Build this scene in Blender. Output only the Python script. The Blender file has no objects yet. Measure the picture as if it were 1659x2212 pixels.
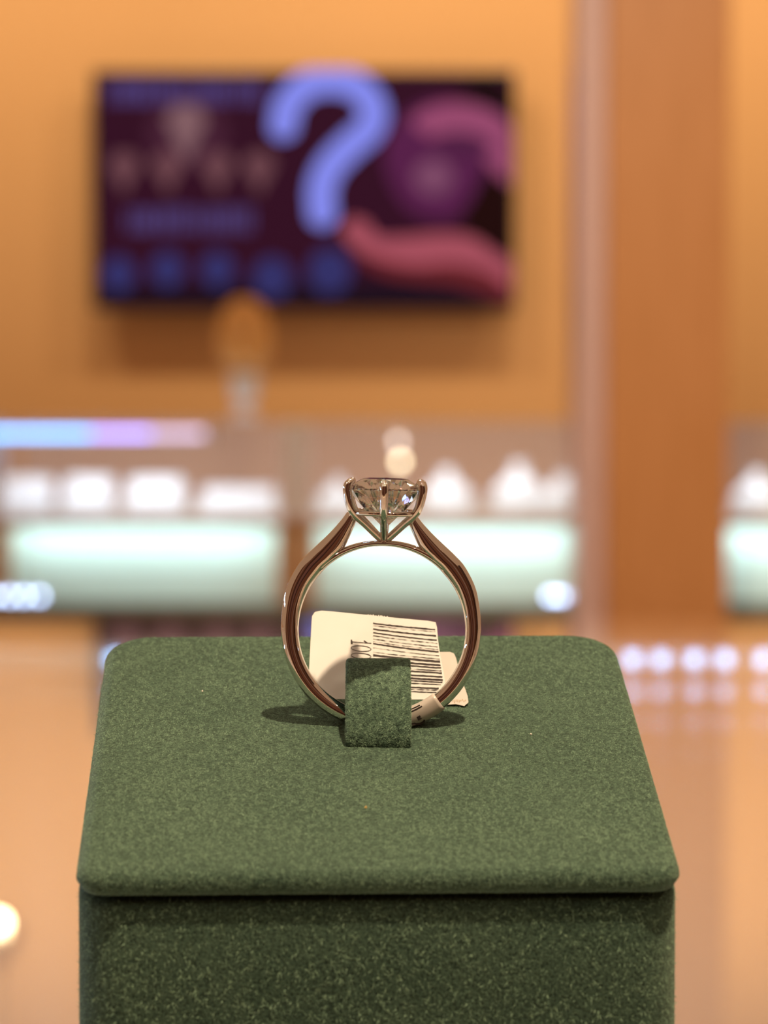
import bpy, bmesh, math, random
import numpy as np
from mathutils import Vector, Matrix, noise

random.seed(7); RNG = np.random.default_rng(7)
sc = bpy.context.scene
col = sc.collection
pi = math.pi

# ------------------------------------------------------------------ camera
F = 6840.0                       # focal length in pixels of the 1659 x 2212 frame
PITCH = math.radians(3.0)
CZ = 1.141                       # lens height above the shop floor
cam_d = bpy.data.cameras.new('camera'); cam = bpy.data.objects.new('camera', cam_d); col.objects.link(cam)
cam.location = (0, 0, CZ); cam.rotation_euler = (pi/2 - PITCH, 0, 0)
cam_d.sensor_fit = 'VERTICAL'; cam_d.sensor_height = 24.0; cam_d.sensor_width = 18.0
cam_d.lens = F/2212*24.0
cam_d.clip_start = 0.02; cam_d.clip_end = 50
cam_d.dof.use_dof = True; cam_d.dof.focus_distance = 0.3160
cam_d.dof.aperture_fstop = cam_d.lens/3.2
sc.camera = cam

# ------------------------------------------------------------------ world, lights, exposure
w = bpy.data.worlds.new('world'); sc.world = w; w.use_nodes = True
bg = w.node_tree.nodes['Background']; bg.inputs[0].default_value = (0.40, 0.228, 0.128, 1); bg.inputs[1].default_value = 1.0
vs = sc.view_settings
sc.display_settings.display_device = 'sRGB'
vs.view_transform = 'Standard'; vs.look = 'None'; vs.exposure = 0.0; vs.gamma = 1.0; vs.use_curve_mapping = False
cy = sc.cycles
cy.use_denoising = True
cy.use_adaptive_sampling = True; cy.adaptive_threshold = 0.04; cy.adaptive_min_samples = 20; cy.diffuse_bounces = 2
try: cy.denoiser = 'OPENIMAGEDENOISE'
except Exception: pass
cy.max_bounces = 14; cy.transmission_bounces = 12; cy.transparent_max_bounces = 16; cy.glossy_bounces = 8
cy.sample_clamp_indirect = 20.0; cy.caustics_reflective = True; cy.caustics_refractive = True

def spot(name, loc, target, watts, color, angle, blend=0.5, radius=0.03):
    l = bpy.data.lights.new(name, 'SPOT'); l.energy = watts; l.color = color
    l.spot_size = math.radians(angle); l.spot_blend = blend; l.shadow_soft_size = radius
    o = bpy.data.objects.new(name, l); col.objects.link(o); o.location = loc
    o.rotation_euler = (Vector(target)-Vector(loc)).to_track_quat('-Z', 'Y').to_euler()
    return o
def area(name, loc, direction, watts, color, sx, sy, spread=180):
    l = bpy.data.lights.new(name, 'AREA'); l.shape = 'RECTANGLE'; l.size = sx; l.size_y = sy
    l.energy = watts; l.color = color; l.spread = math.radians(spread)
    o = bpy.data.objects.new(name, l); col.objects.link(o); o.location = loc
    o.rotation_euler = Vector(direction).to_track_quat('-Z', 'Y').to_euler()
    return o
WARM = (1.0, 0.76, 0.50)
spot('overhead_spot', (0.29, 0.03, 2.62), (0.0, 0.316, 1.10), 178, WARM, 44, 0.6, 0.022)
# further overhead spots, added for sparkle in stone and metal and more ambient
for x, y, e in ((-1.3, 0.9, 18), (1.5, 1.3, 18), (-1.0, -1.1, 14), (1.1, -1.3, 14), (0.1, 2.2, 18), (-2.0, 2.6, 16), (2.1, 2.9, 16)):
    spot('overhead_spot', (x, y, 2.72), (x*0.9, y, 0), e, (1.0, 0.80, 0.58), 120, 0.7, 0.028)
# pin spots added overhead for glints on the stone and metal
for x, y in ((-0.9, -0.3), (-0.55, 0.35), (-0.2, -0.6), (0.5, 0.6), (0.85, -0.2), (0.15, 1.1), (-0.6, 1.3), (0.9, 1.5), (-0.15, 0.75), (0.6, -0.9)):
    spot('glint_spot', (x, y, 2.55), (x*0.8, y*0.8+0.1, 0), 3.5, (1.0, 0.84, 0.64), 120, 0.5, 0.012)
# row of wall washers in the ceiling above the television wall
for x, e in ((-1.35, 42), (-0.45, 40), (0.45, 52), (1.45, 46)):
    spot('wall_washer', (x, 6.7, 2.75), (x*0.98, 7.7, 1.65), e, (1.0, 0.78, 0.50), 100, 1.0, 0.06)
spot('overhead_spot', (0.15, 2.9, 2.8), (0.62, 5.6, 1.25), 205, (1.0, 0.82, 0.62), 40, 1.0, 0.06)  # added to brighten the column front
# cool strip added out of frame on the left for blue edge light
area('added_left_strip_light', (-1.165, 0.95, 1.22), (1, -0.4, -0.1), 11.0, (0.30, 0.60, 1.0), 1.1, 0.02)

# ------------------------------------------------------------------ helpers
def P(px, py, Y):
    """point at depth Y metres whose image falls on photo pixel (px, py)"""
    u = (px-829.5)/F; v = -(py-1106)/F
    d = (u, math.cos(PITCH)+v*math.sin(PITCH), -math.sin(PITCH)+v*math.cos(PITCH))
    k = Y/d[1]
    return Vector((d[0]*k, Y, CZ+d[2]*k))

def link(o, parent=None):
    col.objects.link(o)
    if parent is not None: o.parent = parent
    return o
def tag(o, label=None, cat=None, group=None, kind=None):
    if label: o['label'] = label
    if cat: o['category'] = cat
    if group: o['group'] = group
    if kind: o['kind'] = kind
    return o
def thing(name, label, cat, loc=(0,0,0), group=None, kind=None):
    o = bpy.data.objects.new(name, None); o.empty_display_size = 0.02; link(o); o.location = loc
    return tag(o, label, cat, group, kind)
def world_to(parent, v):
    """world point -> parent's local space (parents are only translated)"""
    if parent is None: return Vector(v)
    o = Vector((0,0,0)); p = parent
    while p is not None: o += Vector(p.location); p = p.parent
    return Vector(v)-o
def mesh(name, verts, faces, mat, parent=None, smooth=False, world=True):
    if world and parent is not None:
        off = world_to(parent, (0,0,0)); verts = [Vector(v)+off for v in verts]
    m = bpy.data.meshes.new(name); m.from_pydata([tuple(v) for v in verts], [], faces); m.update()
    bm = bmesh.new(); bm.from_mesh(m); bmesh.ops.recalc_face_normals(bm, faces=bm.faces); bm.to_mesh(m); bm.free()
    if smooth:
        for p in m.polygons: p.use_smooth = True
    o = bpy.data.objects.new(name, m); m.materials.append(mat)
    return link(o, parent)
def bmobj(name, bm, mat, parent=None, smooth=False):
    if parent is not None:
        bmesh.ops.translate(bm, verts=bm.verts, vec=world_to(parent, (0,0,0)))
    bmesh.ops.recalc_face_normals(bm, faces=bm.faces)
    m = bpy.data.meshes.new(name); bm.to_mesh(m); bm.free()
    if smooth:
        for p in m.polygons: p.use_smooth = True
    o = bpy.data.objects.new(name, m); m.materials.append(mat)
    return link(o, parent)
def add_box(bm, x0, x1, y0, y1, z0, z1, bevel=0.0, seg=2):
    r = bmesh.ops.create_cube(bm, size=1.0)
    vsx = r['verts']
    for v in vsx: v.co = Vector(((x0+x1)/2+v.co.x*(x1-x0), (y0+y1)/2+v.co.y*(y1-y0), (z0+z1)/2+v.co.z*(z1-z0)))
    if bevel > 0:
        es = list({e for v in vsx for e in v.link_edges})
        bmesh.ops.bevel(bm, geom=es, offset=bevel, segments=seg, affect='EDGES', profile=0.5)
def box(name, x0, x1, y0, y1, z0, z1, mat, parent=None, bevel=0.0, seg=2):
    bm = bmesh.new(); add_box(bm, x0, x1, y0, y1, z0, z1, bevel, seg)
    return bmobj(name, bm, mat, parent)
def lathe(name, prof, centre, mat, parent=None, n=32, sx=1.0, sy=1.0, smooth=True):
    """prof: (r, z) from bottom to top"""
    V = []; Fc = []
    for r, z in prof:
        for k in range(n):
            a = 2*pi*k/n; V.append((centre[0]+r*sx*math.cos(a), centre[1]+r*sy*math.sin(a), centre[2]+z))
    for i in range(len(prof)-1):
        for k in range(n):
            Fc.append((i*n+k, i*n+(k+1) % n, (i+1)*n+(k+1) % n, (i+1)*n+k))
    Fc.append(tuple(range(n))[::-1]); Fc.append(tuple(range((len(prof)-1)*n, len(prof)*n)))
    return mesh(name, V, Fc, mat, parent, smooth)
def sweep(name, rings, mat, parent=None, closed=False, smooth=True, caps=True):
    n = len(rings[0]); V = [p for r in rings for p in r]; Fc = []; m = len(rings)
    for i in range(m if closed else m-1):
        j = (i+1) % m
        for k in range(n): Fc.append((i*n+k, i*n+(k+1) % n, j*n+(k+1) % n, j*n+k))
    if caps and not closed:
        Fc.append(tuple(range(n))[::-1]); Fc.append(tuple(range((m-1)*n, m*n)))
    return mesh(name, V, Fc, mat, parent, smooth)
def catmull(pts, sub=6, closed=False):
    pts = [Vector(p) for p in pts]; n = len(pts); out = []
    rng = range(n) if closed else range(n-1)
    for i in rng:
        p0 = pts[(i-1) % n] if (closed or i > 0) else pts[0]*2-pts[1]
        p1 = pts[i]; p2 = pts[(i+1) % n]
        p3 = pts[(i+2) % n] if (closed or i+2 < n) else pts[-1]*2-pts[-2]
        for s in range(sub):
            t = s/sub
            out.append(0.5*((2*p1)+(p2-p0)*t+(2*p0-5*p1+4*p2-p3)*t*t+(3*p1-p0-3*p2+p3)*t**3))
    if not closed: out.append(pts[-1])
    return out
def tube_rings(path, radii, n=14, squash=None):
    """round tube along a polyline"""
    out = []
    for i, p in enumerate(path):
        a = path[max(i-1, 0)]; b = path[min(i+1, len(path)-1)]
        t = (b-a).normalized(); up = Vector((0, 1, 0)) if abs(t.y) < 0.9 else Vector((1, 0, 0))
        s = t.cross(up).normalized(); u = s.cross(t).normalized()
        r = radii[i] if isinstance(radii, (list, tuple)) else radii
        out.append([p+s*(r*math.cos(2*pi*k/n))+u*(r*math.sin(2*pi*k/n)) for k in range(n)])
    return out

# ------------------------------------------------------------------ materials
def new_mat(name):
    m = bpy.data.materials.new(name); m.use_nodes = True
    nt = m.node_tree; return m, nt, nt.nodes['Principled BSDF']
def srgb(r, g, b):
    f = lambda c: (c/255/12.92) if c/255 <= 0.04045 else ((c/255+0.055)/1.055)**2.4
    return (f(r), f(g), f(b), 1)
def plain(name, color, rough=0.5, metal=0.0, var=0.06, scale=30.0, bump=0.0, spec=0.5):
    """principled with a little procedural variation"""
    m, nt, b = new_mat(name); N = nt.nodes; L = nt.links
    tc = N.new('ShaderNodeTexCoord'); nz = N.new('ShaderNodeTexNoise'); nz.inputs['Scale'].default_value = scale; nz.inputs['Detail'].default_value = 3
    L.new(tc.outputs['Object'], nz.inputs['Vector'])
    mx = N.new('ShaderNodeMix'); mx.data_type = 'RGBA'
    c = color[:3]
    mx.inputs['A'].default_value = tuple(max(0, x*(1-var)) for x in c)+(1,)
    mx.inputs['B'].default_value = tuple(min(1, x*(1+var)) for x in c)+(1,)
    L.new(nz.outputs['Fac'], mx.inputs['Factor']); L.new(mx.outputs['Result'], b.inputs['Base Color'])
    b.inputs['Roughness'].default_value = rough; b.inputs['Metallic'].default_value = metal
    b.inputs['Specular IOR Level'].default_value = spec
    if bump > 0:
        bp = N.new('ShaderNodeBump'); bp.inputs['Strength'].default_value = bump; bp.inputs['Distance'].default_value = 0.001
        L.new(nz.outputs['Fac'], bp.inputs['Height']); L.new(bp.outputs['Normal'], b.inputs['Normal'])
    return m
def emit(name, color, strength, base=(0.8, 0.8, 0.8)):
    m, nt, b = new_mat(name)
    b.inputs['Base Color'].default_value = tuple(base)+(1,)
    b.inputs['Emission Color'].default_value = tuple(color[:3])+(1,); b.inputs['Emission Strength'].default_value = strength
    return m
def wood(name, c1, c2, rough=0.45, scale=6.0):
    m, nt, b = new_mat(name); N = nt.nodes; L = nt.links
    tc = N.new('ShaderNodeTexCoord'); mp = N.new('ShaderNodeMapping'); mp.inputs['Scale'].default_value = (8, 8, 0.8)
    nz = N.new('ShaderNodeTexNoise'); nz.inputs['Scale'].default_value = scale; nz.inputs['Detail'].default_value = 5
    L.new(tc.outputs['Object'], mp.inputs['Vector']); L.new(mp.outputs['Vector'], nz.inputs['Vector'])
    rp = N.new('ShaderNodeValToRGB'); rp.color_ramp.elements[0].position = 0.3; rp.color_ramp.elements[1].position = 0.7
    rp.color_ramp.elements[0].color = tuple(c1[:3])+(1,); rp.color_ramp.elements[1].color = tuple(c2[:3])+(1,)
    L.new(nz.outputs['Fac'], rp.inputs['Fac']); L.new(rp.outputs['Color'], b.inputs['Base Color'])
    b.inputs['Roughness'].default_value = rough
    return m
def thin_glass(name, tint=(0.97, 0.99, 0.98), rough=0.0):
    m = bpy.data.materials.new(name); m.use_nodes = True; nt = m.node_tree; N = nt.nodes; L = nt.links
    N.remove(N['Principled BSDF']); out = N['Material Output']
    tr = N.new('ShaderNodeBsdfTransparent'); tr.inputs[0].default_value = tuple(tint)+(1,)
    gl = N.new('ShaderNodeBsdfGlossy'); gl.inputs['Roughness'].default_value = rough; gl.inputs[0].default_value = (1, 1, 1, 1)
    geo = N.new('ShaderNodeNewGeometry'); mi = N.new('ShaderNodeMix'); mi.data_type = 'FLOAT'
    mi.inputs['A'].default_value = 1.5; mi.inputs['B'].default_value = 1/1.5
    L.new(geo.outputs['Backfacing'], mi.inputs['Factor'])
    fr = N.new('ShaderNodeFresnel'); L.new(mi.outputs['Result'], fr.inputs['IOR'])
    ms = N.new('ShaderNodeMixShader'); L.new(fr.outputs[0], ms.inputs[0]); L.new(tr.outputs[0], ms.inputs[1]); L.new(gl.outputs[0], ms.inputs[2])
    L.new(ms.outputs[0], out.inputs['Surface'])
    return m
def suede_mat(name, dark, light):
    m, nt, b = new_mat(name); N = nt.nodes; L = nt.links
    tc = N.new('ShaderNodeTexCoord')
    n1 = N.new('ShaderNodeTexNoise'); n1.inputs['Scale'].default_value = 4200; n1.inputs['Detail'].default_value = 3; n1.inputs['Roughness'].default_value = 0.6
    n2 = N.new('ShaderNodeTexNoise'); n2.inputs['Scale'].default_value = 130; n2.inputs['Detail'].default_value = 3
    L.new(tc.outputs['Object'], n1.inputs['Vector']); L.new(tc.outputs['Object'], n2.inputs['Vector'])
    r1 = N.new('ShaderNodeValToRGB'); e = r1.color_ramp.elements
    e[0].position = 0.36; e[0].color = tuple(dark)+(1,); e[1].position = 0.56; e[1].color = tuple(light)+(1,)
    L.new(n1.outputs['Fac'], r1.inputs['Fac'])
    mx = N.new('ShaderNodeMix'); mx.data_type = 'RGBA'; mx.blend_type = 'MULTIPLY'; mx.inputs['Factor'].default_value = 1.0
    r2 = N.new('ShaderNodeValToRGB'); e = r2.color_ramp.elements
    e[0].position = 0.3; e[0].color = (0.80, 0.84, 0.80, 1); e[1].position = 0.7; e[1].color = (1.1, 1.08, 1.02, 1)
    L.new(n2.outputs['Fac'], r2.inputs['Fac']); L.new(r1.outputs['Color'], mx.inputs['A']); L.new(r2.outputs['Color'], mx.inputs['B'])
    L.new(mx.outputs['Result'], b.inputs['Base Color'])
    b.inputs['Roughness'].default_value = 0.95; b.inputs['Specular IOR Level'].default_value = 0.1
    b.inputs['Sheen Weight'].default_value = 0.25; b.inputs['Sheen Roughness'].default_value = 0.5
    b.inputs['Sheen Tint'].default_value = (0.6, 0.75, 0.55, 1)
    bp = N.new('ShaderNodeBump'); bp.inputs['Strength'].default_value = 0.9; bp.inputs['Distance'].default_value = 0.00025
    L.new(n1.outputs['Fac'], bp.inputs['Height']); L.new(bp.outputs['Normal'], b.inputs['Normal'])
    return m

M = {}
M['wall'] = plain('orange_plaster', (0.80, 0.46, 0.20), 0.8, var=0.03, scale=2)
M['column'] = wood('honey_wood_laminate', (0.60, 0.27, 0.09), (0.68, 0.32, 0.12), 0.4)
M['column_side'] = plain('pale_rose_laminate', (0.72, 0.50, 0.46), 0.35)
M['floor'] = plain('beige_stone_floor', (0.55, 0.42, 0.30), 0.3, scale=4)
M['dark_wood'] = wood('dark_walnut', (0.055, 0.022, 0.012), (0.09, 0.036, 0.02), 0.4)
M['mid_wood'] = wood('mid_walnut', (0.26, 0.12, 0.075), (0.34, 0.16, 0.10), 0.4)
M['grey_panel'] = plain('grey_panel', (0.50, 0.46, 0.43), 0.5)
M['shop_wood'] = wood('oak_laminate', (0.56, 0.31, 0.15), (0.64, 0.37, 0.19), 0.4)
M['base_dark'] = plain('grey_green_plinth', (0.20, 0.20, 0.16), 0.5)
M['mint'] = plain('mint_white_panel', (0.72, 0.90, 0.88), 0.5, var=0.02)
M['case_back'] = plain('rose_brown_case_lining', (0.58, 0.36, 0.26), 0.6)
M['case_floor'] = plain('cream_case_lining', (0.80, 0.75, 0.68), 0.6)
M['white'] = plain('white_leatherette', (0.86, 0.86, 0.88), 0.5, var=0.02)
M['alu'] = plain('brushed_aluminium', (0.78, 0.78, 0.80), 0.35, 0.6)
M['glass'] = thin_glass('clear_glass')
M['peach'] = wood('peach_laminate', (0.82, 0.60, 0.47), (0.88, 0.66, 0.53), 0.45)
M['amber'] = plain('amber_lacquer', (0.80, 0.42, 0.12), 0.3)
M['black'] = plain('black_plastic', (0.012, 0.010, 0.012), 0.35)
M['silver'] = plain('polished_white_gold', (0.76, 0.715, 0.68), 0.03, 1.0, var=0.01, scale=900)
M['paper'] = plain('white_card', (0.88, 0.87, 0.84), 0.6, var=0.01, scale=600)
M['shaded_leaf'] = plain('shaded_card', (0.42, 0.38, 0.34), 0.6, var=0.03, scale=900)  # back leaf's shade is put into this card colour
M['sleeve'] = plain('translucent_grey_film', (0.46, 0.41, 0.36), 0.35, var=0.02, scale=600)
M['ink'] = plain('black_print', (0.035, 0.022, 0.02), 0.6)
M['suede'] = suede_mat('green_suede', (0.015, 0.028, 0.021), (0.050, 0.086, 0.062))
M['fibre'] = plain('green_suede_fibre', (0.150, 0.222, 0.140), 0.9, spec=0.05)
def fibre_tones(m):
    """tufts of lighter and deeper green"""
    nt = m.node_tree; N = nt.nodes; L = nt.links; b = N['Principled BSDF']
    tc = N.new('ShaderNodeTexCoord'); nz = N.new('ShaderNodeTexNoise'); nz.inputs['Scale'].default_value = 1900; nz.inputs['Detail'].default_value = 2
    L.new(tc.outputs['Object'], nz.inputs['Vector'])
    n2 = N.new('ShaderNodeTexNoise'); n2.inputs['Scale'].default_value = 90; n2.inputs['Detail'].default_value = 2; L.new(tc.outputs['Object'], n2.inputs['Vector'])
    ad = N.new('ShaderNodeMath'); ad.operation = 'MULTIPLY_ADD'; ad.inputs[1].default_value = 0.35; L.new(n2.outputs['Fac'], ad.inputs[0]); L.new(nz.outputs['Fac'], ad.inputs[2])
    rp = N.new('ShaderNodeValToRGB'); e = rp.color_ramp.elements
    e[0].position = 0.55; e[0].color = (0.160, 0.255, 0.172, 1); e[1].position = 0.76; e[1].color = (0.300, 0.445, 0.300, 1)
    L.new(ad.outputs[0], rp.inputs['Fac']); L.new(rp.outputs['Color'], b.inputs['Base Color'])
fibre_tones(M['fibre'])
M['lint'] = plain('white_lint', (0.85, 0.80, 0.72), 0.8)

# ------------------------------------------------------------------ the setting
def struct(o, label, cat): return tag(o, label, cat, kind='structure')
struct(box('floor', -4, 4, -2.6, 7.82, -0.05, 0.0, M['floor']), 'beige stone shop floor under the counters', 'floor')
struct(box('wall_back', -4, 4, 7.7, 7.82, 0.0, 3.0, M['wall']), 'orange painted shop wall behind the television', 'wall')
wf = struct(thing('wall_front', None, None, (0, -2.5, 0)), 'brown panelled wall behind the camera', 'wall')
pan = [('mid_wood', 0.62), ('dark_wood', 0.30), ('mid_wood', 0.8), ('grey_panel', 0.35), ('mid_wood', 0.55), ('dark_wood', 0.5)]
x = -4.0; k = 0
while x < 4.0:
    nm, wd = pan[k % 6]; box('panel', x, min(x+wd, 4.0)-0.004, -2.6, -2.5, 0.0, 3.0, M[nm], wf, 0.004); x += wd; k += 1
YCOL = 5.6
cl = struct(thing('trim_1', None, None, (P(1440, 838, YCOL).x, YCOL, 0)), 'square honey-coloured wooden column with a pale rose edge strip', 'column')
xe, xl, xr = P(1248, 838, YCOL).x, P(1312, 838, YCOL).x, P(1574, 838, YCOL).x
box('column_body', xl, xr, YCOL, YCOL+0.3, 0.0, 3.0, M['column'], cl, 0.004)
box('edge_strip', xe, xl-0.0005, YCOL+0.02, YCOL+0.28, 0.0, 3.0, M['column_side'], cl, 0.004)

# ------------------------------------------------------------------ far showcase counters
YF = 6.36
def zf(py, Y=YF): return P(829, py, Y).z
K = YF/F
z_top, z_shelf, z_ledge, z_pan = zf(905), zf(1117), zf(1140), zf(1305)
PITCHX = 0.618; YB = YF+0.55
def showcase(cx, label):
    t = thing('showcase_counter', label, 'showcase', (cx, YF+0.25, 0), 'showcase counters along the television wall')
    x0, x1 = cx-PITCHX/2+0.0015, cx+PITCHX/2-0.0015
    st = 0.037
    box('plinth', x0, x1, YF, YB, 0.0, z_pan, M['base_dark'], t, 0.003)
    box('side_board', x0, x0+st, YF, YB, z_pan+0.0005, z_ledge-0.0005, M['shop_wood'], t, 0.002)
    box('side_board', x1-st, x1, YF, YB, z_pan+0.0005, z_ledge-0.0005, M['shop_wood'], t, 0.002)
    box('mint_panel', x0+st+0.0005, x1-st-0.0005, YF+0.05, YF+0.07, z_pan+0.0005, z_ledge-0.0005, M['mint'], t)
    box('ledge', x0, x1, YF-0.012, YB, z_ledge, z_shelf-0.004, M['shop_wood'], t, 0.003)
    box('shelf_lining', x0+0.006, x1-0.006, YF+0.008, YB-0.02, z_shelf-0.0035, z_shelf, M['case_floor'], t)
    box('back_board', x0+0.006, x1-0.006, YB-0.035, YB-0.02, z_shelf+0.0005, z_top-0.008, M['case_back'], t)
    box('glass_top', x0, x1, YF, YB, z_top-0.007, z_top, M['glass'], t)
    box('glass_front', x0+0.03, x1-0.03, YF+0.001, YF+0.007, z_shelf+0.0005, z_top-0.0075, M['glass'], t)
    for xx in (x0, x1-0.026):
        box('corner_post', xx, xx+0.026, YF, YF+0.022, z_shelf+0.0002, z_top-0.0075, M['white'], t, 0.002)
    return t
labels = ['oak showcase counter with glass top and blue light strip, below the left of the television',
          'oak showcase counter with glass top and mint panel, left of the wooden column',
          'oak showcase counter with glass top, cut by the right picture edge beyond the column',
          'oak showcase counter at the far left, mostly outside the picture']
CXS = [P(307, 1000, YF).x, P(307, 1000, YF).x+PITCHX, P(307, 1000, YF).x+2*PITCHX, P(307, 1000, YF).x-PITCHX]
for i, cx in enumerate(CXS):
    showcase(cx, labels[i])
    # case light under the glass top, and the strip that washes the mint panel
    area('showcase_strip_light', (cx, YF+0.05, z_top-0.02), (0, 0.55, -1), 1.1 if i in (0, 3) else 0.82, (0.82, 0.88, 1.0), 0.5, 0.012)
    area('mint_panel_strip_light', (cx, YF-0.006, z_ledge-0.003), (0, 0.9, -1), 0.50, (0.76, 1.0, 1.0), 0.52, 0.014)

# light strip of the left showcase: fading with view angle set as bright, violet, dim glow
def led_tube(name, xa, xb, mat, parent, Y, z, r=0.006):
    rr = tube_rings([Vector((xa+(xb-xa)*k/6, Y, z)) for k in range(7)], r, 10)
    return sweep(name, rr, mat, parent)
zs_ = zf(936)
lt = thing('light_strip', 'glowing blue light strip at the top of the left showcase', 'light strip', (CXS[0], YF-0.02, zs_))
box('channel', CXS[3]-0.25, P(470, 936, YF-.02).x, YF-0.018, YF-0.013, zs_-0.008, zs_+0.008, M['alu'], lt)
led_tube('bright_run', CXS[3]-0.24, P(195, 936, YF-.02).x, emit('blue_led', (0.12, 0.46, 1.0), 4.4), lt, YF-0.0245, zs_)
led_tube('violet_run', P(197, 936, YF-.02).x, P(325, 936, YF-.02).x, emit('fading_led', (0.36, 0.33, 1.0), 3.6), lt, YF-0.0245, zs_)
led_tube('dim_run', P(327, 936, YF-.02).x, P(440, 936, YF-.02).x, emit('faded_led', (0.60, 0.50, 0.80), 2.0), lt, YF-0.0245, zs_)

# white displays standing in the showcases
def ring_roll(x, Y, wdt, h, label):
    """padded ring tray: a raised back and a row of rolls"""
    t = thing('ring_tray', label, 'tray', (x, Y, z_shelf+0.0003), 'white jewellery displays in the showcases')
    z0 = z_shelf+0.0005; d = 0.10
    box('tray_base', x-wdt/2, x+wdt/2, Y-d/2, Y+d/2, z0, z0+h*0.25, M['white'], t, 0.004)
    n = 4
    for k in range(n):
        yy = Y-d/2+d*(k+0.5)/n; zz = z0+h*0.25+h*0.62*(k+0.5)/n
        box('roll', x-wdt/2+0.004, x+wdt/2-0.004, yy-d/n*0.48, yy+d/n*0.48, z0+h*0.25+0.0002, zz+h*0.12, M['white'], t, d/n*0.3, 3)
    return t
def bust(x, Y, wdt, h, label):
    t = thing('necklace_bust', label, 'bust', (x, Y, z_shelf+0.0003), 'white jewellery displays in the showcases')
    prof = [(0.30, 0), (0.46, 0.05), (0.50, 0.25), (0.48, 0.45), (0.34, 0.62), (0.16, 0.74), (0.13, 0.9), (0.15, 1.0)]
    lathe('torso', [(r*wdt, zz*h) for r, zz in prof], (x, Y, z_shelf+0.004), M['white'], t, 28, 1.0, 0.55)
    lathe('foot', [(wdt*0.32, 0), (wdt*0.32, 0.0035)], (x, Y, z_shelf+0.0005), M['white'], t, 28, 1.0, 0.7, False)
    return t
def sx(px, Y): return P(px, 1080, Y).x
ring_roll(sx(60, YF+0.15), YF+0.15, 0.105, 0.078, 'white ring tray at the left picture edge below the blue strip')
ring_roll(sx(190, YF+0.15), YF+0.15, 0.105, 0.080, 'white ring tray second from the left picture edge')
ring_roll(sx(335, YF+0.15), YF+0.15, 0.120, 0.078, 'white ring tray where the blue strip turns violet')
ring_roll(sx(515, YF+0.17), YF+0.17, 0.16, 0.055, 'low white ring tray below the amber ornament')
bust(sx(965, YF+0.17), YF+0.17, 0.105, 0.085, 'white necklace bust just right of the diamond')
bust(sx(730, YF+0.20), YF+0.20, 0.085, 0.066, 'white necklace bust just left of the diamond')
bust(sx(1120, YF+0.17), YF+0.17, 0.11, 0.098, 'tall white necklace bust midway between diamond and column')
bust(sx(1215, YF+0.11), YF+0.11, 0.085, 0.078, 'white necklace bust touching the column edge')
bust(sx(1635, YF+0.13), YF+0.13, 0.10, 0.082, 'white necklace bust right of the column')

# two small cool spot modules under the mint panels
led_cool = emit('cool_led_lens', (0.50, 0.66, 1.0), 11)
def module(pxs, py, label):
    Y = YF-0.03
    c = P(sum(pxs)/len(pxs), py, Y)
    t = thing('light_module', label, 'light', c, 'light modules at the foot of the mint panels')
    a, b = P(min(pxs)-16, py, Y).x, P(max(pxs)+16, py, Y).x
    box('housing', a, b, Y+0.004, YF-0.001, c.z-0.009, c.z+0.009, M['alu'], t, 0.002)
    for px in pxs:
        q = P(px, py, Y)
        bm = bmesh.new(); bmesh.ops.create_icosphere(bm, subdivisions=2, radius=0.0065, matrix=Matrix.Translation(q) @ Matrix.Diagonal((1, 0.6, 1, 1)))
        bmobj('lens', bm, led_cool, t, True)
module((-10, 22, 52, 84), 1288, 'bluish light module at the left picture edge under the mint panel')
module((1190, 1210, 1232), 1288, 'bluish light module left of the column foot')
# a pair of small warm pin lamps hung inside the middle showcase
pl = thing('pin_lamp', 'pair of small warm round lamps above the diamond', 'lamp', P(862, 975, YF+0.13))
stem = P(862, 975, YF+0.13)
sweep('stem', tube_rings([Vector((stem.x, YF+0.145, z_shelf+0.0006+(z_top-0.012-z_shelf)*k/4)) for k in range(5)], 0.0018, 8), M['alu'], pl)
for (px, py, s, c) in ((860, 954, 3.0, (1.0, 0.74, 0.55)), (865, 997, 7.5, (1.0, 0.78, 0.42))):
    q = P(px, py, YF+0.13)
    bm = bmesh.new(); bmesh.ops.create_icosphere(bm, subdivisions=2, radius=0.0085, matrix=Matrix.Translation(q))
    bmobj('bulb', bm, emit('warm_bulb', c, s), pl, True)

# amber ornament standing on the glass of the left showcase
YO = YF+0.2
zb = z_top+0.0003
ob = P(528, 720, YO); ko = YO/F
orn = thing('egg_ornament', 'amber egg-shaped ornament on a white pedestal before the television', 'ornament', (ob.x, YO, zb))
ztop = P(528, 645, YO).z; zeg = P(528, 805, YO).z; zst = P(528, 872, YO).z
lathe('foot', [(0.030, 0), (0.032, 0.004), (0.012, 0.010)], (ob.x, YO, zb), M['white'], orn, 28)
lathe('stem', [(0.0075, 0), (0.006, (zst-zb)*0.5), (0.009, zst-zb-0.0101)], (ob.x, YO, zb+0.0101), M['white'], orn, 20)
lathe('pedestal', [(0.012, 0), (0.026, 0.012), (0.030, 0.035), (0.033, zeg-zst)], (ob.x, YO, zst+0.0002), M['white'], orn, 28)
H = ztop-zeg
lathe('egg', [(max(0.001, 0.059*math.sin(pi*min(1, k/16))**0.75*(1.12-0.3*k/16)), H*(1-math.cos(pi*k/16))/2) for k in range(17)], (ob.x, YO, zeg+0.0005), M['amber'], orn, 32)

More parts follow.
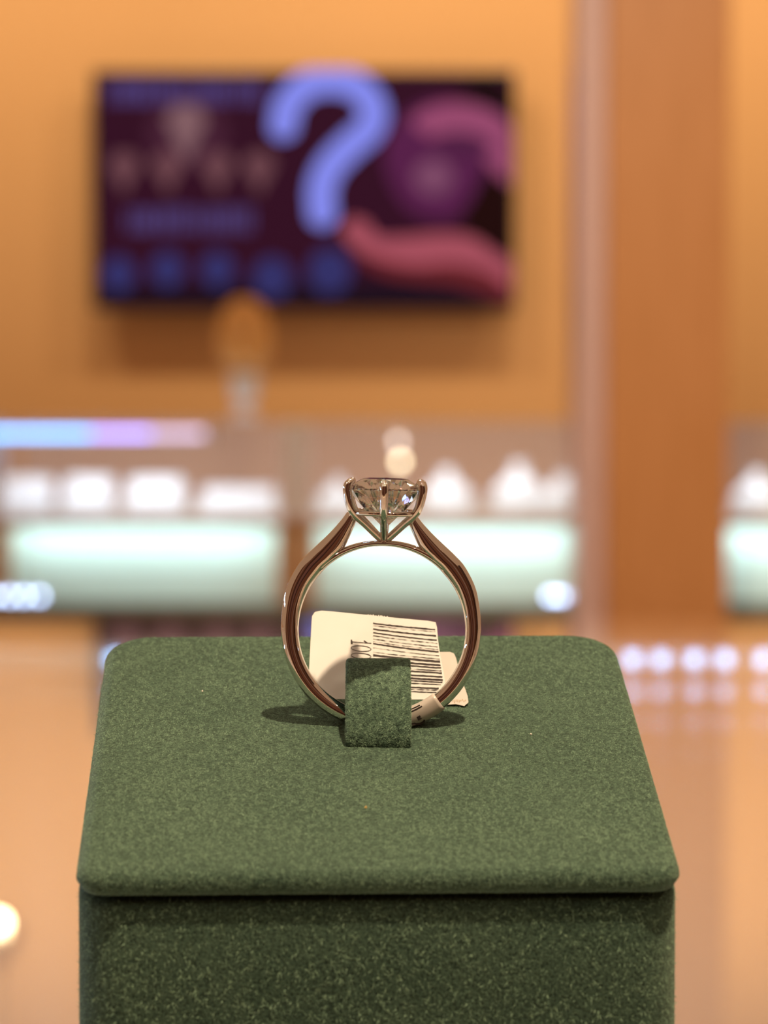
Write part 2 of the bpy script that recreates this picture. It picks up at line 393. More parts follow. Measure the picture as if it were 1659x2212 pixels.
# small pendant lamp whose warm reflection lies in the counter glass
pd = thing('pendant_lamp', 'small pendant lamp reflected as a warm disc in the counter glass at lower left', 'lamp', (-0.742, 6.05, 2.98))
sweep('cord', tube_rings([Vector((-0.742, 6.05, 2.06+0.2*k)) for k in range(6)], 0.003, 8), M['black'], pd)
lathe('shade', [(0.045, 0), (0.042, 0.03), (0.015, 0.075), (0.008, 0.09)], (-0.742, 6.05, 1.972), M['amber'], pd, 28)
bm = bmesh.new(); bmesh.ops.create_icosphere(bm, subdivisions=2, radius=0.017, matrix=Matrix.Translation((-0.742, 6.05, 1.968)))
bmobj('bulb', bm, emit('pendant_bulb', (1.0, 0.74, 0.42), 40), pd, True)

# ------------------------------------------------------------------ television
YT = 7.6
def T(px, py, d=0.0): 
    p = P(px, py, YT); return Vector((p.x, YT-d, p.z))
a, b = T(199, 152), T(1113, 668)
tv = thing('television', 'wide black television on the orange wall showing a question mark', 'television', (0, YT, b.z))
box('casing', a.x, b.x, YT+0.002, YT+0.045, b.z, a.z, M['black'], tv, 0.004)
box('wall_bracket', -0.25, -0.05, YT+0.0455, 7.6995, (a.z+b.z)/2-0.1, (a.z+b.z)/2+0.1, M['black'], tv)
def ecol(name, rgb, k=1.0):
    c = srgb(*rgb); m = emit(name, tuple(x*k for x in c[:3]), 1.0, (0.004, 0.004, 0.004)); m.node_tree.nodes['Principled BSDF'].inputs['Specular IOR Level'].default_value = 0.0; return m
scr = box('screen', a.x+0.008, b.x-0.008, YT-0.001, YT+0.0015, b.z+0.008, a.z-0.008, ecol('maroon_screen', (50, 13, 34)), tv)
def flat(name, pts, d, mat, parent):
    pts = [T(min(max(x, 206), 1106), min(max(y, 158), 662), d) for x, y in pts]
    return mesh(name, pts, [tuple(range(len(pts)))], mat, parent)
def blob(name, cx_, cy_, rx, ry, d, mat, n=28):
    return flat(name, [(cx_+rx*math.cos(2*pi*k/n), cy_+ry*math.sin(2*pi*k/n)) for k in range(n)], d, mat, scr)
def smooth_flat(name, pts, d, mat):
    pp = catmull([(x, y, 0) for x, y in pts], 5, True); return flat(name, [(p.x, p.y) for p in pp], d, mat, scr)
blob('dark_corner', 1050, 250, 60, 90, 0.0012, ecol('screen_black', (26, 6, 14)))
flat('dark_band', [(206, 620), (1106, 600), (1106, 662), (206, 662)], 0.0012, ecol('screen_navy', (28, 12, 28)), scr)
smooth_flat('dark_side', [(1000, 400), (1106, 395), (1106, 560), (1010, 500)], 0.0013, ecol('screen_brown', (30, 6, 8)))
smooth_flat('purple_glow', [(830, 340), (870, 250), (960, 215), (1050, 260), (1040, 380), (980, 470), (880, 450)], 0.0015, ecol('screen_purple', (86, 30, 72)))
smooth_flat('upper_hand', [(890, 262), (940, 228), (1010, 222), (1075, 245), (1106, 285), (1106, 395), (1070, 372), (1040, 330), (1000, 300), (940, 300)], 0.0018, ecol('hand_pink', (150, 72, 108)))
smooth_flat('finger_gap', [(930, 300), (990, 285), (1050, 300), (1060, 325), (1010, 345), (950, 330)], 0.0021, ecol('screen_plum', (80, 30, 66)))
blob('screen_ring', 936, 382, 42, 38, 0.0022, ecol('ring_rose', (122, 70, 100)))
smooth_flat('lower_hand_shade', [(760, 530), (850, 545), (960, 565), (1060, 590), (1106, 620), (1106, 655), (1060, 640), (980, 615), (880, 605), (810, 585)], 0.0015, ecol('hand_red', (104, 34, 40)))
smooth_flat('lower_hand', [(738, 500), (762, 472), (795, 482), (815, 510), (870, 512), (950, 505), (1020, 512), (1070, 545), (1106, 570), (1106, 628), (1060, 590), (980, 570), (900, 575), (830, 562), (775, 540)], 0.0018, ecol('hand_rose', (164, 78, 92)))
q = catmull([(612, 272, 0), (622, 228, 0), (660, 186, 0), (716, 174, 0), (772, 188, 0), (806, 232, 0), (798, 276, 0), (752, 318, 0), (712, 362, 0), (694, 410, 0), (696, 462, 0)], 6)
Lq, Rq = [], []
for i, p in enumerate(q):
    t = (q[min(i+1, len(q)-1)]-q[max(i-1, 0)]).normalized(); n_ = Vector((-t.y, t.x, 0)); hw = 31
    Lq.append(p+n_*hw); Rq.append(p-n_*hw)
V = [T(min(max(p.x, 206), 1106), max(p.y, 150), 0.0026) for p in Lq+Rq]; nq = len(q)
mesh('question_mark', V, [(i, i+1, nq+i+1, nq+i) for i in range(nq-1)], ecol('question_blue', (132, 138, 236)), scr)
for e_ in (q[0], q[-1]): blob('question_mark_end', e_.x, e_.y, 31, 30, 0.0024, ecol('question_blue_end', (132, 138, 236)))
def strokes(name, x0, x1, y0, y1, step, wd, rgb):
    V, Fc = [], []
    x = x0
    while x < x1:
        h = random.uniform(0, 8); k = len(V); ww = wd*random.uniform(0.6, 1.2)
        V += [T(x, y0+h, 0.0016), T(x+ww, y0+h, 0.0016), T(x+ww, y1, 0.0016), T(x, y1, 0.0016)]; Fc.append((k, k+1, k+2, k+3))
        x += step*random.uniform(0.8, 1.2)
    mesh(name, V, Fc, ecol(name+'_ink', rgb), scr)
strokes('title_lettering', 232, 560, 172, 222, 17, 12, (80, 66, 126))
strokes('caption_lettering', 275, 550, 448, 500, 17, 12, (80, 66, 122))
def gem(cx_, cy_, rx, ry, rgb):
    pts = [(-0.55, -1), (0.55, -1), (1, -0.45), (0, 1.15), (-1, -0.45)]
    flat('gem_picture', [(cx_+x*rx, cy_+y*ry) for x, y in pts], 0.0017, ecol('gem_tone', rgb), scr)
blob('gem_halo', 405, 290, 88, 75, 0.0014, ecol('halo_tone', (68, 30, 50)))
gem(402, 285, 44, 58, (128, 92, 98))
for x in (268, 362, 470, 560): gem(x, 372, 36, 42, (106, 66, 74))
for x, y, r in ((256, 592, 36), (362, 582, 36), (470, 582, 36), (588, 600, 42), (712, 586, 46)):
    blob('round_picture', x, y, r, r*1.05, 0.0016, ecol('round_tone', (50, 48, 102)))

# ------------------------------------------------------------------ near glass counter
YC = 1.63; ZG = 1.0
ct = thing('display_counter', 'glass-topped counter carrying the green ring box', 'counter', (0, 0.8, 0))
X0, X1, Y0 = -1.1, 1.1, 0.02
box('glass_top', X0, X1, Y0, YC, ZG-0.008, ZG, M['glass'], ct, 0.001)
box('far_board', X0, X1, YC-0.022, YC, 0.30, ZG-0.0085, M['peach'], ct)
box('near_board', X0, X1, Y0, Y0+0.02, 0.30, ZG-0.0085, M['peach'], ct)
box('side_board', X0, X0+0.02, Y0+0.0205, YC-0.0225, 0.30, ZG-0.0085, M['peach'], ct)
box('side_board', X1-0.02, X1, Y0+0.0205, YC-0.0225, 0.30, ZG-0.0085, M['peach'], ct)
box('case_floor', X0+0.0205, X1-0.0205, Y0+0.0205, YC-0.0225, 0.70, 0.72, M['case_floor'], ct)
box('plinth', X0+0.03, X1-0.03, Y0+0.05, YC-0.03, 0.0, 0.2995, M['dark_wood'], ct)
zl = P(829, 1424, YC-0.03).z
lc = box('light_channel', X0+0.03, X1-0.03, YC-0.030, YC-0.0225, zl-0.007, zl+0.007, M['alu'], ct, 0.001)
dm = emit('diode_glow', (0.30, 0.56, 1.0), 17.0)
bm = bmesh.new(); add_box(bm, -0.0029, 0.0029, -0.0012, 0.0012, -0.0029, 0.0029, 0.0004, 1)
dme = bpy.data.meshes.new('diode'); bm.to_mesh(dme); bm.free(); dme.materials.append(dm)
x = P(246, 1424, YC-0.03).x
pxs = [246, 312, 380, 448, 518, 585, 654, 722, 790, 860, 928, 996, 1064, 1130, 1200, 1268, 1367, 1428, 1501, 1566, 1650, 1722, 1790, 1860]
for px in pxs:
    o = bpy.data.objects.new('diode', dme); link(o, lc); o.location = world_to(ct, (P(px, 1424, YC-0.031).x, YC-0.0313, zl))
    o.location = Vector((P(px, 1424, YC-0.031).x, YC-0.0313, zl))-Vector(ct.location)-Vector(lc.location)
area('counter_case_light', (0.0, 0.75, ZG-0.02), (0, 1, -0.75), 2.4, (1.0, 0.86, 0.72), 1.6, 0.02)

# ------------------------------------------------------------------ side showcase added unseen, left of the frame, to hold the cool strip
ss = thing('added_side_showcase', 'oak side showcase added out of view at left to hold a cool light strip', 'showcase', (-1.35, 0.9, 0))
box('body', -1.6, -1.15, 0.35, 1.55, 0.0, 0.98, M['shop_wood'], ss, 0.004)
box('strip_post', -1.20, -1.18, 0.37, 0.39, 0.9805, 1.23, M['alu'], ss)
box('strip_bar', -1.20, -1.18, 0.3905, 1.5095, 1.21, 1.23, M['alu'], ss)
box('strip_post', -1.20, -1.18, 1.51, 1.53, 0.9805, 1.23, M['alu'], ss)

# ------------------------------------------------------------------ dark cabinet, added out of view for the ring's dark reflections
dc = thing('added_cabinet', 'unseen black-brown cabinet added right of the camera for the ring to reflect', 'cabinet', (1.9, -0.6, 0))
box('body', 1.62, 2.2, -1.1, -0.1, 0.0, 2.2, M['dark_wood'], dc, 0.005)
for k in range(2):
    y_ = -1.09+0.49*k
    d_ = box('door', 1.60, 1.6195, y_+0.003, y_+0.487, 0.08, 2.16, M['dark_wood'], dc, 0.003)
    box('handle', 1.585, 1.5995, y_+(0.44 if k == 0 else 0.03), y_+(0.455 if k == 0 else 0.045), 1.0, 1.2, M['alu'], d_, 0.002)

# ------------------------------------------------------------------ green suede ring box
mm = 0.001
TH = math.atan2(14.57, 44.08)                   # slope of the lid
BC = Vector((-0.0014, 0.3118, CZ-0.0393))       # middle of the sloping lid face
YAW = math.radians(2.3)
RZ = Matrix.Rotation(YAW, 3, 'Z')
EU = RZ @ Vector((1, 0, 0)); EW = RZ @ Vector((0, math.cos(TH), math.sin(TH))); EN = RZ @ Vector((0, -math.sin(TH), math.cos(TH)))
def LID(u, w_, n): return BC+EU*u+EW*w_+EN*n
def slope_z(x, y):                               # height of the lid face above (x, y)
    n = EN; return BC.z-(n.x*(x-BC.x)+n.y*(y-BC.y))/n.z
bx = thing('ring_box', 'green suede ring box with a sloping padded lid, in front', 'box', (BC.x, BC.y, ZG+0.0003))
def rrect(hx, hy, r, n=8, rf=None):
    out = []; rb, rf = r, (r if rf is None else rf)
    for cx_, cy_, a0, r in ((hx-rb, hy-rb, 0, rb), (-(hx-rb), hy-rb, pi/2, rb), (-(hx-rf), -(hy-rf), pi, rf), (hx-rf, -(hy-rf), 3*pi/2, rf)):
        for k in range(n+1):
            a_ = a0+pi/2*k/n; out.append((cx_+r*math.cos(a_), cy_+r*math.sin(a_)))
    return out
HW, HL, RC, TK = 27.4*mm, 27.6*mm, 5.0*mm, 2.6*mm
def slab_rings(hx, hy, rc, t, fil):
    lv = [(fil*0.9, -t), (fil*0.3, -t+fil*0.3), (0, -t+fil*0.9)]
    for k in range(1, 8):
        a_ = pi/2*k/7; lv.append((fil*(1-math.cos(a_)), -fil+fil*math.sin(a_)))
    lv += [(fil+0.9*mm, 0.06*mm), (fil+2.5*mm, 0.12*mm)]
    return [[LID(x*(1-0.012*y/hy), y, n_) for x, y in rrect(hx-i_, hy-i_, max(rc-i_*0.8, 0.4*mm), 8, max(2.6*mm-i_*0.8, 0.4*mm))] for i_, n_ in lv]
lid = sweep('lid', slab_rings(HW, HL, RC, TK, 1.35*mm), M['suede'], bx)
# base: upright block with a slanting top, a little narrower than the lid
GAPN = TK+0.45*mm
def base_pt(u, v, extra=0.0):
    """plan offsets (u right, v back) -> point under the lid at normal distance GAPN+extra"""
    p = BC+EU*u+(RZ @ Vector((0, 1, 0)))*v
    return Vector((p.x, p.y, slope_z(p.x, p.y)-(GAPN+extra)/math.cos(TH)))
bhx, bhy, brc = 27.6*mm, 25.8*mm, 4.2*mm
rings = []
VC = 0.6*mm
for ins, ex in ((0.0, 99), (0.0, 40*mm), (0.0, 10*mm), (0.0, 0.8*mm), (0.25*mm, 0.25*mm), (0.8*mm, 0.0), (2.5*mm, 0.0)):
    rg = []
    for x, y in rrect(bhx-ins, bhy-ins, brc-ins*0.8):
        p = base_pt(x, y+VC, 0 if ex > 1 else ex)
        if ex > 1: p.z = ZG+0.0005
        elif ex > 5*mm: p.z = (p.z if False else (BC.z-0.020 if ex < 20*mm else BC.z-0.040))
        rg.append(p)
    rings.append(rg)
sweep('base', rings, M['suede'], bx)
# neck filling the gap between base and lid, black to stand for its shade
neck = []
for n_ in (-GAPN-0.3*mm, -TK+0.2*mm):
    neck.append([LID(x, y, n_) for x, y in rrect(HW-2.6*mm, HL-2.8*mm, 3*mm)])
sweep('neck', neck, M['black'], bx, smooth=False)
base = [o for o in bx.children if o.name.startswith('base')][0]

# strap that holds the ring: rises in front of the band, runs up and over it, turns down behind
def rel(y, h): return (y, (slope_z(BC.x, y*mm)-CZ)/mm+h)      # y mm from the lens, h mm above the lid
tabc = [rel(311.3, -0.6), rel(311.1, 0.5), rel(311.5, 1.6), rel(312.9, 3.1), rel(315.0, 4.2), rel(317.0, 4.75), rel(318.6, 4.95), rel(319.4, 4.7), rel(319.8, 3.7), rel(320.0, 2.2)]
tabc = [Vector((0, y*mm, CZ+z*mm)) for y, z in tabc]
tpath = catmull(tabc, 5)
trings = []; tabtop = []
for i, p in enumerate(tpath):
    t = (tpath[min(i+1, len(tpath)-1)]-tpath[max(i-1, 0)]).normalized(); n_ = Vector((0, -t.z, t.y))   # outward (to camera/up)
    if n_.y > 0 and t.z > 0: n_ = -n_
    hwid = 3.28*mm*(1.0-0.015*i/len(tpath)); th = 0.45*mm; cxm = P(817, 1500, p.y).x
    sec = []
    for x, y in rrect(hwid, th, 0.3*mm, 3): sec.append(Vector((cxm+x, p.y, p.z))+n_*y)
    trings.append(sec); tabtop.append((Vector((cxm, p.y, p.z)), n_, hwid, th))
tab = sweep('strap', trings, M['suede'], bx)

def fibres(name, pts, nrm, flow, length, width, parent, lift=0.55):
    n = len(pts)
    rnd = RNG.normal(size=(n, 3)); rnd -= (rnd*nrm).sum(1, keepdims=True)*nrm
    rnd /= np.linalg.norm(rnd, axis=1, keepdims=True)+1e-9
    d = rnd*0.9+np.asarray(flow)*0.55
    d -= (d*nrm).sum(1, keepdims=True)*nrm
    d = d+nrm*(lift*RNG.uniform(0.2, 1.4, (n, 1)))
    d /= np.linalg.norm(d, axis=1, keepdims=True)
    side = np.cross(d, nrm); side /= np.linalg.norm(side, axis=1, keepdims=True)+1e-9
    L = length*RNG.uniform(0.5, 1.3, (n, 1)); W = width*RNG.uniform(0.6, 1.3, (n, 1))
    base_ = pts-nrm*0.00002
    V = np.empty((n, 3, 3)); V[:, 0] = base_-side*W/2; V[:, 1] = base_+side*W/2; V[:, 2] = base_+d*L
    off = np.array(world_to(parent, (0, 0, 0)))
    V = (V.reshape(-1, 3)+off).astype(np.float32)
    m = bpy.data.meshes.new(name); m.vertices.add(3*n); m.loops.add(3*n); m.polygons.add(n)
    m.vertices.foreach_set('co', V.ravel()); m.loops.foreach_set('vertex_index', np.arange(3*n, dtype=np.int32))
    m.polygons.foreach_set('loop_start', np.arange(0, 3*n, 3, dtype=np.int32))
    m.update(); m.validate(); m.materials.append(M['fibre'])
    o = bpy.data.objects.new(name, m); link(o, parent); o['kind'] = 'stuff'
    return o
def pitted(pts, nrm, cell, drop):
    """thin the nap in small pits so the dark ground shows between tufts"""
    k = 1.0/cell
    q = pts-np.outer(pts @ np.array(EW), np.array(EW))*0.5           # pits run a little up the slope
    v = np.array([noise.noise(Vector(p)*k)+0.5*noise.noise(Vector(p)*k*2.3) for p in q])
    keep = (v > -0.10) | (RNG.random(len(pts)) > drop)
    return pts[keep], nrm[keep]
def scatter(obj, n, keep):
    """random points over an object's faces (world space) where keep(centre, normal) holds"""
    me = obj.data; off = Vector((0, 0, 0)); p = obj
    while p is not None: off += Vector(p.location); p = p.parent
    me.calc_loop_triangles()
    co = np.empty(len(me.vertices)*3); me.vertices.foreach_get('co', co); co = co.reshape(-1, 3)+np.array(off)
    tri = np.empty(len(me.loop_triangles)*3, dtype=np.int32); me.loop_triangles.foreach_get('vertices', tri); tri = tri.reshape(-1, 3)
    A, B, C = co[tri[:, 0]], co[tri[:, 1]], co[tri[:, 2]]
    N = np.cross(B-A, C-A); ar = np.linalg.norm(N, axis=1); N /= ar[:, None]+1e-15
    ok = np.array([keep(c_, n_) for c_, n_ in zip((A+B+C)/3, N)]); ar = ar*ok
    idx = RNG.choice(len(tri), n, p=ar/ar.sum()); r1 = np.sqrt(RNG.random((n, 1))); r2 = RNG.random((n, 1))
    pts = A[idx]*(1-r1)+B[idx]*r1*(1-r2)+C[idx]*r1*r2
    return pts, N[idx]
en = np.array(EN)
p_, n_ = scatter(lid, 600000, lambda c_, q_: q_ @ en > -0.3)
p_, n_ = pitted(p_, n_, 0.40*mm, 1.0)
fibres('lid_nap', p_, n_, -np.array(EW)*0.6+np.array(EU)*0.5, 0.16*mm, 0.031*mm, lid)
p_, n_ = scatter(base, 220000, lambda c_, q_: (q_[1] < -0.05 or abs(q_[0]) > 0.5) and c_[2] > 0)
p_, n_ = pitted(p_, n_, 0.55*mm, 0.9)
zc = p_[:, 2] > BC.z-0.036
fibres('base_nap', p_[zc], n_[zc], np.array((0.6, 0, -0.8)), 0.50*mm, 0.05*mm, base)
p_, n_ = scatter(tab, 80000, lambda c_, q_: True)
p_, n_ = pitted(p_, n_, 0.44*mm, 0.95)
fibres('strap_nap', p_, n_, np.array((0.3, -0.2, -0.6)), 0.16*mm, 0.031*mm, tab)

# lint specks on the lid
for px, py, lab, r_ in ((437, 1497, 'tiny white lint speck on the lid left of the ring', 0.09), (1147, 1590, 'tiny white lint speck on the lid right of the ring', 0.10), (790, 1748, 'tiny yellowish fibre speck on the lid below the strap', 0.13)):
    d_ = P(px, py, 0.31)-cam.location; t_ = (BC-cam.location).dot(EN)/d_.dot(EN); c_ = cam.location+d_*t_+EN*0.22*mm
    bm = bmesh.new(); bmesh.ops.create_icosphere(bm, subdivisions=2, radius=r_*mm, matrix=Matrix.Translation(c_))
    for v in bm.verts: v.co += Vector([random.uniform(-1, 1)*r_*mm*0.35 for _ in range(3)])
    tag(bmobj('lint_speck', bm, M['lint'] if r_ < 0.12 else plain('yellow_lint', (0.45, 0.33, 0.12), 0.9), None), lab, 'lint')

# ------------------------------------------------------------------ engagement ring
YR = 0.3158
def R(px, py, dy=0.0):
    p = P(px, py, YR); return Vector((p.x, YR+dy, p.z))
kx = YR/F*1.004                                        # metres per pixel at the ring
ring = thing('diamond_ring', 'polished white metal solitaire ring with a round diamond in six prongs', 'ring', R(822, 1575))
CI = (825.0, 1360.0)
def ci(a_, r): a_ = math.radians(a_); return (CI[0]-r*math.sin(a_), CI[1]-r*math.cos(a_))
left = [((772, 1118), (750, 1106)), ((765, 1136), (734, 1127)), ((755, 1160), (711, 1152)), ((742, 1186), (687, 1175)), ((722, 1210), (663, 1198)),
        (ci(45, 180), (642, 1222)), (ci(60, 180), (620, 1265)), (ci(75, 180), (610, 1310)), (ci(90, 180), (607, 1360))]
for a_ in (105, 120, 135, 150, 165):
    left.append((ci(a_, 180), (822.5-215.5*math.sin(math.radians(a_)), 1360-215*math.cos(math.radians(a_)))))
left.append(((825, 1540), (823, 1575)))
right = [((1650-i[0], i[1]), (1646-o[0], o[1]+2)) for i, o in left[:-1]][::-1]
st = left+right
inn = catmull([(x, y, 0) for (x, y), _ in st], 6); out = catmull([(x, y, 0) for _, (x, y) in st], 6)
nS = len(inn); rings = []
NSEC = 28
for i in range(nS):
    s_ = abs(i/(nS-1)*2-1)                          # 1 at the shoulders, 0 at the bottom
    a3 = R(inn[i].x, inn[i].y); b3 = R(out[i].x, out[i].y); c3 = (a3+b3)/2; e3 = (b3-a3)/2
    hd = (0.85+0.1*min(1, s_*1.4)-0.2*max(0, (s_-0.75)/0.25))*mm
    sec = []
    for k in range(NSEC):
        an = 2*pi*k/NSEC; cx_, sy_ = math.cos(an), math.sin(an)
        ex = 2/2.5 if cx_ < 0 else 2/2.05
        rr = math.copysign(abs(cx_)**ex, cx_); dd = math.copysign(abs(sy_)**(2/2.05), sy_)
        sec.append(c3+e3*rr+Vector((0, hd*dd, 0)))
    rings.append(sec)
shank = sweep('shank', rings, M['silver'], ring)
# bridge under the stone
rings = []
for k in range(41):
    a_ = -46+92*k/40; f_ = abs(a_)/46
    th = 12+6*f_; r0 = 180.5
    i3 = R(*ci(a_, r0)); o3 = R(*ci(a_, r0+th)); c3 = (i3+o3)/2; e3 = (o3-i3)/2
    rings.append([c3+e3*math.copysign(abs(math.cos(2*pi*j/20))**0.8, math.cos(2*pi*j/20))+Vector((0, 0.75*mm*math.copysign(abs(math.sin(2*pi*j/20))**0.85, math.sin(2*pi*j/20)), 0)) for j in range(20)])
sweep('bridge', rings, M['silver'], ring)
# head
HX = 830.0
hc = R(HX, 1053)
def hz(py): return R(HX, py).z
TILT = Matrix.Rotation(math.radians(1.5), 3, 'Y')
def HD(r, ang, py):
    v = Vector((r*kx*math.cos(ang), r*kx*math.sin(ang), hz(py)-hz(1160)))
    return Vector((hc.x, YR, hz(1160)))+TILT @ v
prof = [(6, 1166), (20, 1155), (46, 1133), (72, 1112), (84, 1094), (90, 1072), (92.5, 1056), (90, 1045), (80, 1040)]
rad = [8, 8, 8, 8.5, 9, 9.5, 9.5, 9, 6]
for k in range(6):
    ang = pi/2+k*pi/3+math.radians(-2)
    path = catmull([HD(r, ang, py) for r, py in prof], 4)
    rd = [r for r in np.interp(np.linspace(0, len(rad)-1, len(path)), range(len(rad)), rad)]
    sweep('prong', tube_rings(path, [r*kx for r in rd], 14), M['silver'], ring)
rail = [HD(73, 2*pi*k/60, 1107) for k in range(60)]
rr_ = []
for k in range(60):
    c_ = rail[k]; rd = (c_-HD(0, 0, 1107)).normalized(); up = TILT @ Vector((0, 0, 1))
    rr_.append([c_+rd*(4.0*kx*math.cos(2*pi*j/12))+up*(5.5*kx*math.sin(2*pi*j/12)) for j in range(12)])
sweep('gallery_rail', rr_, M['silver'], ring, closed=True)
lathe('collet', [(7*kx, 0), (13*kx, 4*kx), (13*kx, 12*kx), (8*kx, 15*kx)], (hc.x, YR, hz(1174)), M['silver'], ring, 24)

# round brilliant
def diamond_mat():
    m = bpy.data.materials.new('diamond'); m.use_nodes = True; nt = m.node_tree; N = nt.nodes; L = nt.links
    N.remove(N['Principled BSDF']); o = N['Material Output']; prev = None
    for w_, c_, ior in ((0, (1.30, 0.85, 0.85, 1), 2.35), (0.5, (0.85, 1.30, 0.85, 1), 2.42), (0.3333, (0.85, 0.85, 1.30, 1), 2.50)):
        g = N.new('ShaderNodeBsdfGlass'); g.inputs['Color'].default_value = c_; g.inputs['Roughness'].default_value = 0.0; g.inputs['IOR'].default_value = ior
        if prev is None: prev = g.outputs[0]
        else:
            ad = N.new('ShaderNodeMixShader'); ad.inputs[0].default_value = w_; L.new(prev, ad.inputs[1]); L.new(g.outputs[0], ad.inputs[2]); prev = ad.outputs[0]
    L.new(prev, o.inputs['Surface']); return m
GR = 85.0
pts = []
for k in range(8):
    pts.append(HD(GR*0.56, 2*pi*k/8, 1034))
    pts.append(HD(GR*0.80, 2*pi*(k+0.5)/8, 1042.5))
    pts.append(HD(GR*0.60, 2*pi*(k+0.5)/8, 1096))
for k in range(32):
    pts.append(HD(GR, 2*pi*k/32, 1053)); pts.append(HD(GR, 2*pi*k/32, 1056.5))
pts.append(HD(0.5, 0, 1143)); 
bm = bmesh.new()
for p in pts: bm.verts.new(p)
bmesh.ops.convex_hull(bm, input=bm.verts)
bmesh.ops.delete(bm, geom=[v for v in bm.verts if not v.link_faces], context='VERTS')
dia = bmobj('diamond', bm, diamond_mat(), ring); dia['label'] = 'round brilliant-cut diamond'

# ------------------------------------------------------------------ price tag behind the ring
PB, PT = 1512.0, 1330.0
YTB, YTT = 0.3214, 0.3248
def TG(px, py, off=0.0):
    p = P(px, py, YTB+(YTT-YTB)*(PB-py)/(PB-PT))
    return p+Vector((0, -0.93, 0.37))*off
pt = thing('price_tag', 'white folded barcode price tag standing behind the ring', 'price tag', TG(800, 1512))
# outline of the front leaf in pixels
outl = [(668, 1500), (667, 1460), (670, 1400), (673, 1345), (674, 1331), (680, 1322), (694, 1319), (720, 1321), (780, 1327), (860, 1335), (925, 1341), (941, 1344), (944, 1355), (946, 1380), (950, 1410), (957, 1445), (962, 1475), (962, 1500), (940, 1511), (800, 1511), (690, 1510)]
def leaf(name, pts, mapper, th, mat, parent):
    n = len(pts); A = [mapper(x, y, 0.0) for x, y in pts]; B = [mapper(x, y, -th) for x, y in pts]
    Fc = [tuple(range(n)), tuple(range(n, 2*n))[::-1]]+[(i, (i+1) % n, n+(i+1) % n, n+i) for i in range(n)]
    return mesh(name, A+B, Fc, mat, parent)
front = leaf('front_leaf', outl, TG, 0.00018, M['paper'], pt)
def TB(px, py, off=0.0):
    t = (1525-py)/(1525-1408); p = P(px, py, 0.3198+0.0070*t); return p+Vector((0, -0.93, 0.37))*off
back = [(860, 1408), (972, 1408), (981, 1412), (985, 1421), (990, 1442), (1000, 1474), (1010, 1503), (1012, 1517), (1003, 1525), (985, 1521), (966, 1522), (958, 1500), (940, 1482), (860, 1472)]
bl = leaf('back_leaf', back, TB, 0.00018, M['shaded_leaf'], pt); bl['label'] = 'back leaf of the tag, its shade put into a grey-beige colour'
V, Fc = [], []
for k in range(9):                                   # small stamped marks on the back leaf's lower edge
    x_ = 978+k*3.4; y_ = 1511+random.uniform(-2, 2); j = len(V); h_ = random.uniform(3, 7)
    V += [TB(x_, y_, 4e-5), TB(x_+1.6, y_+1, 4e-5), TB(x_+1.2, y_+h_, 4e-5), TB(x_-0.4, y_+h_, 4e-5)]; Fc.append((j, j+1, j+2, j+3))
mesh('stamped_mark', V, Fc, plain('brown_print', (0.30, 0.22, 0.12), 0.7), bl)
# barcode: bars lie across the right half, stacked downwards, slightly bowed
zl_ = [(240, 310, 12), (265, 335, 4), (305, 380, 13), (345, 430, 11), (378, 465, 5), (415, 505, 5), (445, 535, 4), (468, 560, 13), (513, 605, 5), (562, 640, 5), (597, 670, 20)]
zr_ = [(710, 17), (740, 12), (773, 6), (797, 14), (840, 14), (875, 16), (900, 10), (926, 8), (970, 14), (990, 5), (1014, 8)]
bars = [(l/5.184, r/5.184, t/5.184) for l, r, t in zl_]
for i, (r, t) in enumerate(zr_): bars.append(((r-66+i*3.5)/5.184, r/5.184, t/5.184))
V, Fc = [], []
for l, r, t in bars:
    xr_ = 940+max(0, (r-60))*0.155
    xr_ = min(xr_, 958 if r < 170 else 958-(r-170)*0.6)
    n_b = 26
    for k in range(n_b+1):
        f_ = k/n_b; xx = 806+(xr_-806)*f_; yy = 1300+l+(r-l)*(0.75*f_+0.25*f_*(2-f_)) 
        j1, j2 = random.uniform(-0.5, 0.5), random.uniform(-0.5, 0.5)
        V += [TG(xx, yy-t/2+j1, 4e-5), TG(xx, yy+t/2+j2, 4e-5)]
        if k: 
            b_ = len(V); Fc.append((b_-4, b_-3, b_-1, b_-2))
mesh('barcode', V, Fc, M['ink'], front)
# digits beside the barcode, turned a quarter clockwise
V, Fc = [], []
def pen(pts_, wd):
    n0 = len(V); k_ = len(pts_)
    for i, (x_, y_) in enumerate(pts_):
        x0_, y0_ = pts_[max(i-1, 0)]; x1_, y1_ = pts_[min(i+1, k_-1)]; l_ = math.hypot(x1_-x0_, y1_-y0_) or 1
        nx, ny = -(y1_-y0_)/l_, (x1_-x0_)/l_; q_ = wd/2*random.uniform(0.7, 1.35)
        V.append(TG(x_+nx*q_, y_+ny*q_, 4e-5)); V.append(TG(x_-nx*q_, y_-ny*q_, 4e-5))
    for i in range(k_-1): Fc.append((n0+2*i, n0+2*i+1, n0+2*i+3, n0+2*i+2))
pen([(759, 1382), (759.5, 1386), (760, 1391)], 3.2)
pen([(760+3*i, 1386.5+0.22*i) for i in range(15)], 1.25); pen([(786, 1384), (790, 1386.5), (794, 1389)], 1.8)
for cy_ in (1401, 1417):
    pen([(780+21.5*math.cos(2*pi*i/22), cy_+1.5*math.cos(2*pi*i/22)+6*math.sin(2*pi*i/22)) for i in range(23)], 1.3)
mesh('digit_print', V, Fc, M['ink'], front)
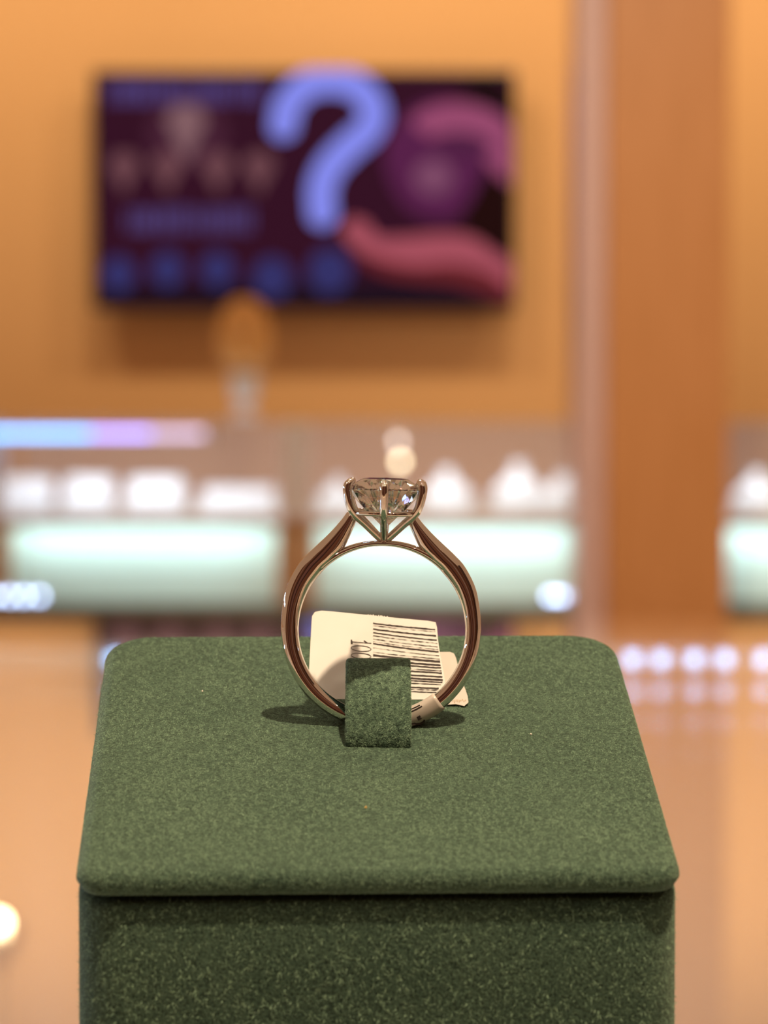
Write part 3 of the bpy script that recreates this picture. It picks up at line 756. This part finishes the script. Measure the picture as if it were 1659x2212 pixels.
# torn fluff on the top edge where the second leaf was folded
V, Fc = [], []
for k in range(14):
    x_ = 786+k*3.8; y_ = 1329+k*0.35; j = len(V)
    V += [TG(x_, y_, -1e-4), TG(x_+3.6, y_, -1e-4), TG(x_+2+random.uniform(-1, 1), y_-random.uniform(2, 5), -1.2e-4)]; Fc.append((j, j+1, j+2))
mesh('torn_edge', V, Fc, M['paper'], front)
# film tail of the tag wrapped round the band, with black characters
def band_pt(ang, around, grow):
    a_ = math.radians(ang)
    ix, iy = 825+180*math.sin(a_), 1360+180*math.cos(a_); ox, oy = 823.5+215.5*math.sin(a_), 1361+215*math.cos(a_)
    a3 = R(ix, iy); b3 = R(ox, oy); c3 = (a3+b3)/2; e3 = (b3-a3)/2
    cx_, sy_ = math.cos(around), math.sin(around)
    g = 1+grow/e3.length
    return c3+e3*g*math.copysign(abs(cx_)**0.7, cx_)+Vector((0, (0.85*mm+grow)*math.copysign(abs(sy_)**0.75, sy_), 0))
rings = []
for k in range(13):
    ang = 13+26*k/12
    rings.append([band_pt(ang, 2*pi*j/28, 0.16*mm) for j in range(28)])
slv = sweep('wrap_tail', rings, M['sleeve'], pt); slv['label'] = 'translucent grey film tail with black characters'
def band_stroke(pts_, wd):
    """pts_: (angle, around) polyline on the film"""
    pp = [band_pt(a_, r_, 0.185*mm) for a_, r_ in pts_]; A, B = [], []
    for i, p in enumerate(pp):
        t = (pp[min(i+1, len(pp)-1)]-pp[max(i-1, 0)]).normalized(); n_ = Vector((0, -1, 0.1)).cross(t).normalized()
        A.append(p+n_*wd/2); B.append(p-n_*wd/2)
    return A, B
V, Fc = [], []
hp = -pi/2
def ap(f_): return hp+f_                            # 0 = towards the camera, negative = inner side
for pts_, wd in (([(27, ap(-0.75)), (22, ap(-0.72)), (18, ap(-0.70))], 0.15*mm), ([(28, ap(-0.5)), (23, ap(-0.45)), (19, ap(-0.42)), (18, ap(-0.3))], 0.15*mm),
                 ([(23.2, ap(0.05)), (23.6, ap(0.42))], 0.40*mm),
                 ([(25.5, ap(0.62)), (25, ap(0.85)), (23, ap(0.95)), (21, ap(0.8)), (20, ap(0.6)), (18, ap(0.55)), (17, ap(0.75)), (17.3, ap(0.95))], 0.30*mm)):
    A, B = band_stroke(pts_, wd); j = len(V); n_s = len(A); V += A+B
    Fc += [(j+i, j+i+1, j+n_s+i+1, j+n_s+i) for i in range(n_s-1)]
mesh('character_print', V, Fc, M['ink'], slv)
